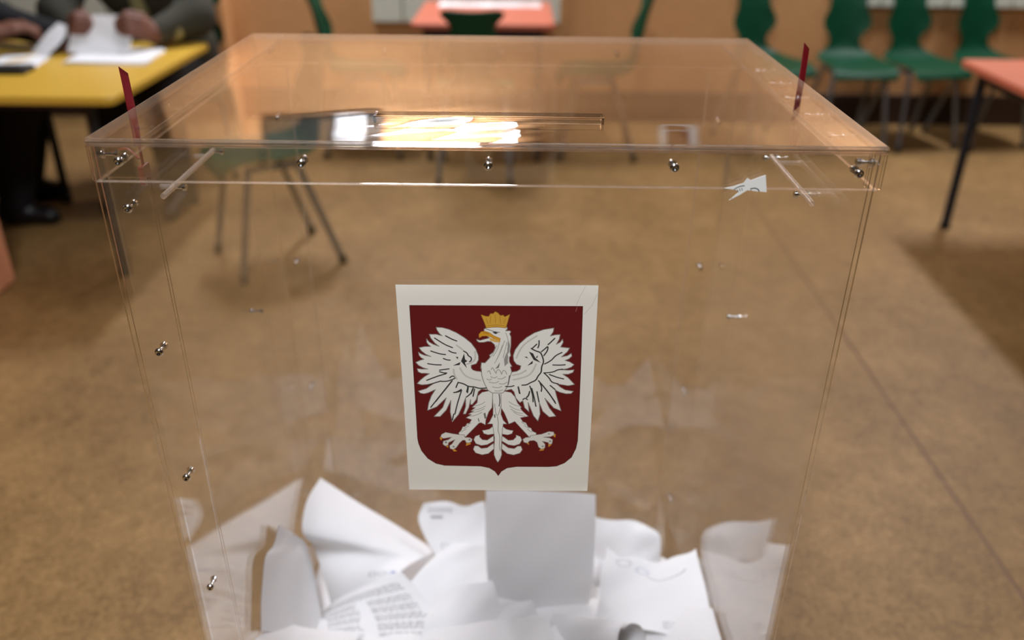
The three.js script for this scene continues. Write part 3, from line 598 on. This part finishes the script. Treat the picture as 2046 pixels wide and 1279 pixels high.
  for (const [p, q, r] of [[1215, 330, 1060], [1220, 385, 1070], [1250, 430, 1090], [1280, 465, 1120]]) ink(cc(p, q, (p + r) / 2, q - 10, r, q - 60), 3, '#99968c');
  fill(cc(720, 430, 745, 420, 760, 500, 735, 500), '#77776f'); ink(cc(650, 500, 660, 540), 5, '#6d6d66'); ink(cc(870, 450, 872, 480), 7, '#6d6d66');
  for (const [q, w] of [[480, 600], [450, 640], [420, 680]]) ink(cc(q, w, q + 70, w - 40), 3, '#99968c');
  for (const [q, w] of [[1290, 580], [1330, 630], [1370, 680]]) ink(cc(q, w, q - 60, w - 40), 3, '#99968c');
  // feet and claws
  const claw = '#d8962e';
  const foot = (p) => fill(p, '#e6e2d6', rim, 3);
  fill(cc(150, 735, 128, 765, 150, 798, 172, 760), claw); fill(cc(195, 860, 245, 897, 245, 862), claw); fill(cc(285, 900, 320, 945, 368, 942, 330, 912), claw); fill(cc(490, 820, 482, 870, 550, 845, 545, 820), claw);
  foot(cc(400, 718, 300, 705, 210, 686, 155, 715, 142, 748, 180, 770, 290, 752, 250, 785, 180, 805, 172, 845, 205, 872, 245, 858, 250, 825, 335, 785, 300, 838, 262, 868, 272, 908, 310, 918, 352, 895, 400, 828, 440, 792, 472, 792, 485, 822, 515, 832, 560, 812, 568, 775, 530, 755, 470, 755, 460, 720));
  for (const [p, q, r] of [[215, 822, 20], [318, 880, 18], [532, 785, 18]]) { const m = map(cc(p, q)[0]); x.fillStyle = '#92948c'; x.beginPath(); x.arc(...m, r * .36, 0, 7); x.fill(); }
  fill(cc(1655, 690, 1692, 705, 1685, 752, 1655, 730), claw); fill(cc(1590, 830, 1592, 880, 1640, 845), claw); fill(cc(1500, 890, 1465, 930, 1525, 925, 1545, 890), claw); fill(cc(1270, 815, 1335, 852, 1325, 815), claw);
  foot(cc(1420, 715, 1500, 705, 1600, 668, 1665, 675, 1672, 715, 1625, 738, 1525, 745, 1610, 755, 1650, 780, 1640, 835, 1600, 840, 1590, 818, 1510, 800, 1548, 840, 1545, 890, 1500, 908, 1460, 880, 1440, 815, 1400, 790, 1340, 795, 1310, 828, 1262, 815, 1248, 775, 1285, 752, 1350, 745, 1345, 725));
  for (const [p, q, r] of [[1615, 800, 20], [1515, 870, 18], [1600, 700, 16]]) { const m = map(cc(p, q)[0]); x.fillStyle = '#a3a49b'; x.beginPath(); x.arc(...m, r * .36, 0, 7); x.fill(); }
  // body, neck and head
  fill([...z(520, 520), ...a(905, 860, 915, 780, 960, 785, 1030, 712, 1018, 685, 1070, 645, 1095, 592, 1082, 548, 1040, 512, 1000, 508, 950, 520, 890, 522, 862, 505, 855, 482, 900, 497, 960, 480, 1020, 465, 960, 420, 950, 355, 990, 330), ...b(150, 325, 190, 335, 215, 318, 228, 345, 205, 375, 255, 372, 272, 385, 255, 412, 272, 450, 270, 560, 258, 640, 268, 690, 248, 715, 250, 770, 282, 830, 262, 835, 278, 900, 255, 965, 230, 1060, 215, 1100, 180, 1150), ...z(640, 662, 580, 662, 556, 645, 540, 615, 530, 590, 522, 560)], white, rim, 4);
  // neck plumes
  for (const p of [b(190, 500, 150, 620, 90, 740), b(220, 520, 190, 640, 170, 720), b(130, 480, 110, 600, 40, 700), b(240, 560, 215, 690, 230, 790), b(160, 560, 120, 680, 60, 790), b(90, 560, 60, 640, 0, 720), b(205, 400, 240, 480, 230, 560)]) ink(p, 4, '#b5b2a6');
  fill(b(245, 500, 258, 560, 245, 650, 222, 680, 225, 600), '#9b9b92'); fill(b(215, 650, 235, 700, 225, 790, 190, 830, 180, 740), '#9b9b92'); fill(b(130, 775, 115, 845, 65, 862, 100, 820), '#85867e');
  for (const p of [b(20, 870, 30, 830, 60, 890, 80, 920), b(80, 910, 95, 860, 130, 880, 150, 930), b(150, 930, 165, 870, 200, 890, 215, 930), b(10, 960, 50, 985, 90, 960), b(100, 985, 150, 995, 200, 960), b(-10, 1030, 60, 1050, 110, 1020), b(120, 1050, 170, 1060, 220, 1030), b(30, 1090, 90, 1110, 150, 1085), b(-40, 990, -10, 1010, 20, 990), b(-30, 900, -10, 870, 10, 930), b(60, 1140, 110, 1150, 160, 1130)]) ink(p, 4, '#a4a197');
  ink(b(250, 950, 245, 1000, 232, 1060), 6, '#6a6c66');
  // beak, eye, crown
  fill(a(960, 378, 915, 385, 884, 420, 888, 466, 930, 442, 990, 440, 1060, 462, 1110, 490, 1150, 520, 1158, 470, 1080, 440, 1025, 400), '#dda02c', '#a8741a', 2);
  fill(a(1020, 470, 1030, 500, 1090, 518, 1150, 522, 1140, 495, 1070, 470), '#e2b566');
  ink(a(945, 398, 985, 400, 1005, 415), 3, '#8a5f18');
  ink(a(975, 350, 1030, 365, 1085, 385, 1150, 392), 4, '#7f8078'); fill(a(1060, 385, 1100, 388, 1135, 402, 1098, 416, 1070, 402), '#5b6065'); fill(a(1082, 390, 1112, 395, 1102, 412, 1085, 405), '#24272a');
  fill(z(520, 217, 536, 255, 550, 292, 605, 286, 661, 292, 672, 255, 684, 215, 655, 229, 646, 219, 630, 222, 617, 207, 601, 199, 590, 211, 573, 211, 565, 226, 549, 226), '#d9a63c', '#9d7220', 3);
  for (const p of [z(556, 280, 605, 274, 656, 281), z(575, 225, 573, 265), z(600, 215, 602, 265), z(628, 228, 630, 265), z(548, 240, 560, 268), z(658, 240, 650, 268)]) ink(p, 3, '#b9842a');
  // wing inks
  for (const p of [a(460, 440, 530, 480, 600, 505), a(320, 470, 440, 550, 545, 590), a(270, 635, 370, 670, 455, 680), a(230, 797, 320, 812, 400, 812), a(500, 630, 540, 655, 590, 660), a(430, 730, 470, 748, 515, 750), a(380, 880, 430, 872, 500, 862), a(380, 900, 430, 915, 470, 915), a(215, 1010, 340, 960, 460, 925), a(230, 1070, 310, 1045, 395, 1018), a(400, 1022, 470, 1025, 540, 1000, 590, 975, 545, 948, 510, 975), a(540, 1015, 440, 1140, 330, 1279), a(615, 1040, 600, 1070, 590, 1100), a(655, 1125, 610, 1155, 560, 1165), a(740, 1090, 735, 1120, 725, 1155), a(810, 1100, 800, 1140, 780, 1180), a(690, 635, 735, 655, 745, 695, 785, 712, 790, 750, 765, 770),
    cc(290, 0, 170, 150, 10, 350), cc(425, 120, 375, 270, 335, 440), cc(515, 80, 505, 150), cc(600, 100, 580, 200), cc(320, 150, 380, 145, 420, 120), cc(490, 210, 550, 170, 575, 100), cc(320, 440, 310, 480, 300, 520)]) ink(p, 6.5);
  ink(a(615, 1035, 690, 1050, 740, 1088, 830, 1092, 880, 1112, 975, 1107), 7);
  ink(b(530, 600, 585, 632, 645, 645, 668, 690, 692, 770, 658, 830, 660, 900, 612, 950, 590, 1005, 515, 1035, 470, 1065, 410, 1068), 7);
  for (const p of [b(630, 500, 632, 550, 615, 590), b(540, 600, 600, 545), b(745, 550, 780, 520, 830, 470), b(660, 640, 710, 600, 745, 565, 740, 625, 690, 690), b(700, 795, 780, 760, 835, 690, 920, 650), b(690, 910, 800, 905, 860, 870, 930, 862), b(760, 930, 850, 965, 940, 985), b(690, 910, 755, 965, 785, 1030, 870, 1048), b(620, 1010, 720, 1120, 830, 1279), b(640, 1040, 665, 1090, 655, 1145), b(360, 1090, 375, 1170), b(510, 1080, 545, 1180, 550, 1279), b(505, 1150, 500, 1190, 470, 1225), b(600, 1150, 625, 1279), b(770, 1070, 830, 1120), b(805, 808, 880, 812, 960, 805), b(200, 1085, 260, 1090, 305, 1075), cc(1190, 70, 1210, 160), cc(1370, 90, 1400, 200, 1425, 330), cc(1340, 130, 1330, 180, 1300, 210), cc(1500, 30, 1600, 150, 1690, 290), cc(1250, 240, 1280, 215, 1310, 240)]) ink(p, 6.5);
  // soft printed grey on the wing arms
  for (const p of [a(835, 640, 845, 730, 800, 780, 730, 800), a(640, 850, 680, 930, 760, 980, 900, 1010), b(340, 720, 390, 600, 470, 520, 600, 440), b(290, 940, 380, 930, 460, 880), b(300, 1000, 450, 970, 540, 910, 590, 800), a(560, 870, 560, 930, 600, 990), a(600, 560, 680, 620)]) ink(p, 9, '#cfccc0');
  // star marks
  const dk = '#343635';
  for (const p of [a(695, 665, 706, 740, 736, 762, 704, 782, 730, 852, 655, 765), a(550, 820, 648, 775, 635, 812), a(588, 708, 620, 710, 612, 738), b(500, 640, 552, 662, 578, 715, 650, 780, 560, 745), b(478, 820, 548, 755, 545, 792), b(440, 710, 472, 703, 488, 725), b(588, 712, 615, 685, 605, 722)]) fill(p, dk);
  // crease at the top right corner
  x.strokeStyle = 'rgba(190,182,165,.8)'; x.lineWidth = 2; path(z(1115, 55, 1085, 110, 1060, 165)); x.stroke(); path(z(1180, 100, 1150, 165, 1105, 215)); x.stroke(); path(z(1065, 175, 1058, 200)); x.strokeStyle = '#b58a8a'; x.stroke();
  const t = ctex(c); t.anisotropy = 8;
  const zf = BX.z1 + .0001;
  const g = sheetGeo([V(-.0745, .8795, zf + .0008), V(-.0735, .774, zf + .0008), V(-.0732, .6685, zf + .0008)], [V(.0912, .8812, zf + .0014), V(.092, .775, zf + .0008), V(.0925, .6697, zf + .0008)], { t: .0005, wave: .00012, n: 20, m: 20 });
  tag(mesh('emblem_sticker', g, std(0xffffff, .5, { map: t })), 'white sticker with a crowned white eagle on a dark red shield', 'sticker');
}
// torn paper seal stuck on the lid lip
{
  const [c, x] = canvas(256, 128); x.fillStyle = '#e9e9e2'; x.fillRect(0, 0, 256, 128); x.strokeStyle = '#3c403e'; x.lineWidth = 4;
  x.beginPath(); x.arc(112, 150, 92, 3.5, 4.75); x.stroke(); x.lineWidth = 3; for (let i = 0; i < 7; i++) { const a = 3.6 + i * .16; x.beginPath(); x.moveTo(112 + 84 * Math.cos(a), 150 + 84 * Math.sin(a)); x.lineTo(112 + 70 * Math.cos(a + .06), 150 + 70 * Math.sin(a + .06)); x.stroke(); }
  x.lineWidth = 5; x.beginPath(); x.moveTo(150, 72); x.quadraticCurveTo(185, 62, 200, 78); x.lineTo(222, 108); x.moveTo(152, 78); x.lineTo(185, 92); x.moveTo(190, 88); x.lineTo(186, 104); x.stroke();
  const px = [[1458, 398], [1475, 383], [1470, 379], [1446, 376], [1464, 372], [1483, 366], [1489, 357], [1496, 361], [1524, 351], [1531, 382], [1512, 381], [1492, 379], [1478, 388]];
  const sh = new THREE.Shape(px.map(([X, Y]) => new THREE.Vector2(.1873 + (X - 1458) * .000385, .9565 + (398 - Y) * .00044)));
  const g = new THREE.ExtrudeGeometry(sh, { depth: .0003, bevelEnabled: false }).translate(0, 0, .0003);
  const p = g.attributes.position, uv = g.attributes.uv; for (let i = 0; i < p.count; i++) uv.setXY(i, (p.getX(i) - .1826) / .034, (p.getY(i) - .956) / .0225);
  tag(mesh('torn_label', g, std(0xffffff, .7, { map: ctex(c) })), 'torn scrap of a white paper seal on the lid lip', 'label');
}

// ---------------------------------------------------------------- ballots
// a point inside the box on the sight line through a photograph pixel, at depth zz, kept inside the walls
function P(px, py, zz) {
  const d = fwd.clone().multiplyScalar(CAM.f).addScaledVector(camRight, px - 1023).addScaledVector(camUp, 639.5 - py);
  let s = (zz - CAM.pos.z) / d.z; const lim = .284;
  const X = CAM.pos.x + s * d.x; if (Math.abs(X) > lim) s = (Math.sign(X) * lim - CAM.pos.x) / d.x;
  return CAM.pos.clone().addScaledVector(d, s);
}
const fit = p => { p.x = Math.max(-.286, Math.min(.283, p.x)); p.z = Math.max(-.4455, Math.min(-.0125, p.z)); p.y = Math.max(.005, p.y); };
const BG = 'ballots heaped in the ballot box';
function ballot(label, A, B, mat = M.paper, opt = {}) {
  const g = sheetGeo(A.map(p => P(...p)), B.map(p => P(...p)), { fit, ...opt });
  return tag(mesh('ballot_paper', g, mat), label, 'ballot', BG);
}
ballot('tallest curled ballot leaning into the back left corner of the box', [[640, 955, -.435], [612, 1005, -.42], [604, 1062, -.395], [628, 1095, -.36], [645, 1150, -.335], [663, 1212, -.315]], [[868, 1098, -.40], [862, 1106, -.385], [845, 1114, -.36], [822, 1126, -.335], [800, 1142, -.315], [786, 1152, -.305]], PM.stamps, { n: 28, wave: .0012 });
ballot('pointed ballot standing against the left wall of the box', [[556, 1048, -.31], [549, 1088, -.29], [530, 1114, -.25], [524, 1180, -.2], [522, 1262, -.17]], [[600, 1074, -.36], [614, 1092, -.35], [624, 1120, -.33], [638, 1200, -.29], [650, 1262, -.26]], M.paper, { bow: .002, dip: u => u > .5 ? .05 * Math.abs(Math.sin(9 * u)) : 0 });
ballot('wide ballot at the lower left corner of the heap', [[560, 1236, -.2], [500, 1290, -.16], [470, 1340, -.13]], [[720, 1262, -.2], [700, 1310, -.16], [690, 1360, -.13]], M.paper, { bow: -.006 });
ballot('ballot printed with columns of text at the bottom of the heap', [[640, 1222, -.30], [618, 1262, -.25], [590, 1340, -.18]], [[800, 1142, -.3], [880, 1230, -.24], [930, 1340, -.16]], PM.text, { bow: .008 });
ballot('ballot with a round stamp behind the tall upright card, left side', [[846, 1006, -.42], [836, 1035, -.41], [850, 1075, -.39], [880, 1125, -.36]], [[968, 1000, -.42], [972, 1040, -.41], [976, 1090, -.39], [980, 1130, -.36]], PM.ring, { bow: -.006, wave: .002, dip: u => .12 * Math.exp(-(((u - .68) / .2) ** 2)) });
ballot('plain ballot spread between the curled one and the upright card', [[905, 1085, -.35], [868, 1112, -.33], [820, 1165, -.29], [800, 1215, -.26]], [[985, 1092, -.35], [990, 1130, -.33], [1000, 1190, -.29], [1010, 1240, -.25]], M.paper, { bow: .008 });
ballot('upright plain ballot directly below the eagle sticker', [[971, 980, -.295], [970, 1070, -.29], [974, 1150, -.28], [982, 1215, -.27]], [[1190, 989, -.295], [1189, 1070, -.29], [1184, 1150, -.282], [1172, 1232, -.272]], M.paper, { bow: -.004 });
ballot('ballot with a rounded turned-down corner at the back right', [[1180, 1030, -.43], [1185, 1070, -.42], [1190, 1120, -.41], [1195, 1160, -.39]], [[1300, 1056, -.43], [1318, 1070, -.41], [1320, 1095, -.40], [1316, 1130, -.39]], M.paper, { bow: .014 });
ballot('ballot with a sharp upright corner at the right of the heap', [[1212, 1092, -.32], [1204, 1140, -.29], [1198, 1190, -.26], [1190, 1244, -.23]], [[1391, 1098, -.31], [1404, 1150, -.275], [1418, 1210, -.24], [1436, 1290, -.2]], PM.faint, { bow: .006, wave: .003, m: 24, dip: u => .2 * Math.sin(PI * u) ** .8 + .03 * Math.sin(14 * u) * Math.sin(PI * u) });
ballot('ballot with a wavy top edge between the card and the right wall', [[1232, 1108, -.36], [1236, 1150, -.35], [1240, 1230, -.33]], [[1345, 1128, -.37], [1350, 1170, -.36], [1360, 1250, -.33]], M.paper, { wave: .004 });
ballot('ballot lying at the bottom right against the wall of the box', [[1290, 1220, -.24], [1280, 1270, -.2], [1270, 1330, -.16]], [[1425, 1215, -.23], [1440, 1270, -.2], [1460, 1340, -.16]], M.paper, { bow: .006 });
ballot('small crumpled ballot before the upright card', [[985, 1190, -.25], [965, 1225, -.23], [950, 1290, -.2]], [[1060, 1205, -.25], [1085, 1235, -.23], [1100, 1300, -.2]], M.paper, { wave: .007 });
ballot('flat ballot with a straight front edge at the bottom centre', [[850, 1262, -.2], [830, 1310, -.16], [800, 1380, -.12]], [[1092, 1232, -.2], [1108, 1280, -.165], [1120, 1350, -.12]], M.paper, { bow: .004 });
ballot('folded ballot leaning on the upright card at its lower left', [[868, 1195, -.26], [850, 1240, -.22], [835, 1290, -.19]], [[985, 1160, -.265], [1000, 1215, -.235], [1010, 1290, -.2]], M.paper, { bow: .012 });
// rolled ballot
{
  const c0 = P(1120, 1258, -.25), c1 = P(1264, 1280, -.14), A = [], B = [], R0 = .024;
  const ax = c1.clone().sub(c0).normalize(), e1 = V(0, 1, 0).addScaledVector(ax, -ax.y).normalize(), e2 = ax.clone().cross(e1);
  for (let i = 0; i <= 14; i++) { const a = i / 14 * 6.6, r = R0 * (1 - .16 * i / 14); const o = e1.clone().multiplyScalar(Math.cos(a) * r).addScaledVector(e2, Math.sin(a) * r); A.push(c0.clone().add(o)); B.push(c1.clone().add(o)); }
  tag(mesh('ballot_paper', sheetGeo(A, B, { n: 40, wave: .0006, fit }), M.paper), 'ballot rolled into a tube, its open end facing right', 'ballot', BG);
}
// the mass of ballots underneath
{
  const gs = [];
  for (let i = 0; i < 300; i++) {
    const y = .012 + .185 * i / 300 + rr(-.006, .006), cx = rr(-.2, .2), cz = rr(-.37, -.09), a = rr(0, PI), lx = rr(.07, .1), lz = rr(.07, .148);
    const tl = [rr(-.3, .3), rr(-.3, .3)]; const ex = V(Math.cos(a), tl[0] * .5, Math.sin(a)), ez = V(-Math.sin(a), tl[1] * .5, Math.cos(a));
    const q = (s, t) => V(cx, y + (cz > -.2 && i > 200 ? .05 : 0), cz).addScaledVector(ex, s * lx).addScaledVector(ez, t * lz);
    gs.push(sheetGeo([q(-1, -1), q(-1, 0), q(-1, 1)], [q(1, -1), q(1, 0).add(V(0, rr(-.01, .02), 0)), q(1, 1)], { n: 6, m: 5, wave: .004, fit }));
  }
  const m = mesh('ballot_heap', mergeGeometries(gs), M.paper); tag(m, 'deep heap of white folded ballots filling the bottom of the box', 'ballots', null, 'stuff');
}
scene.traverse(o => { if (o.isLight) o.castShadow = true; });
renderer.render(scene, camera);
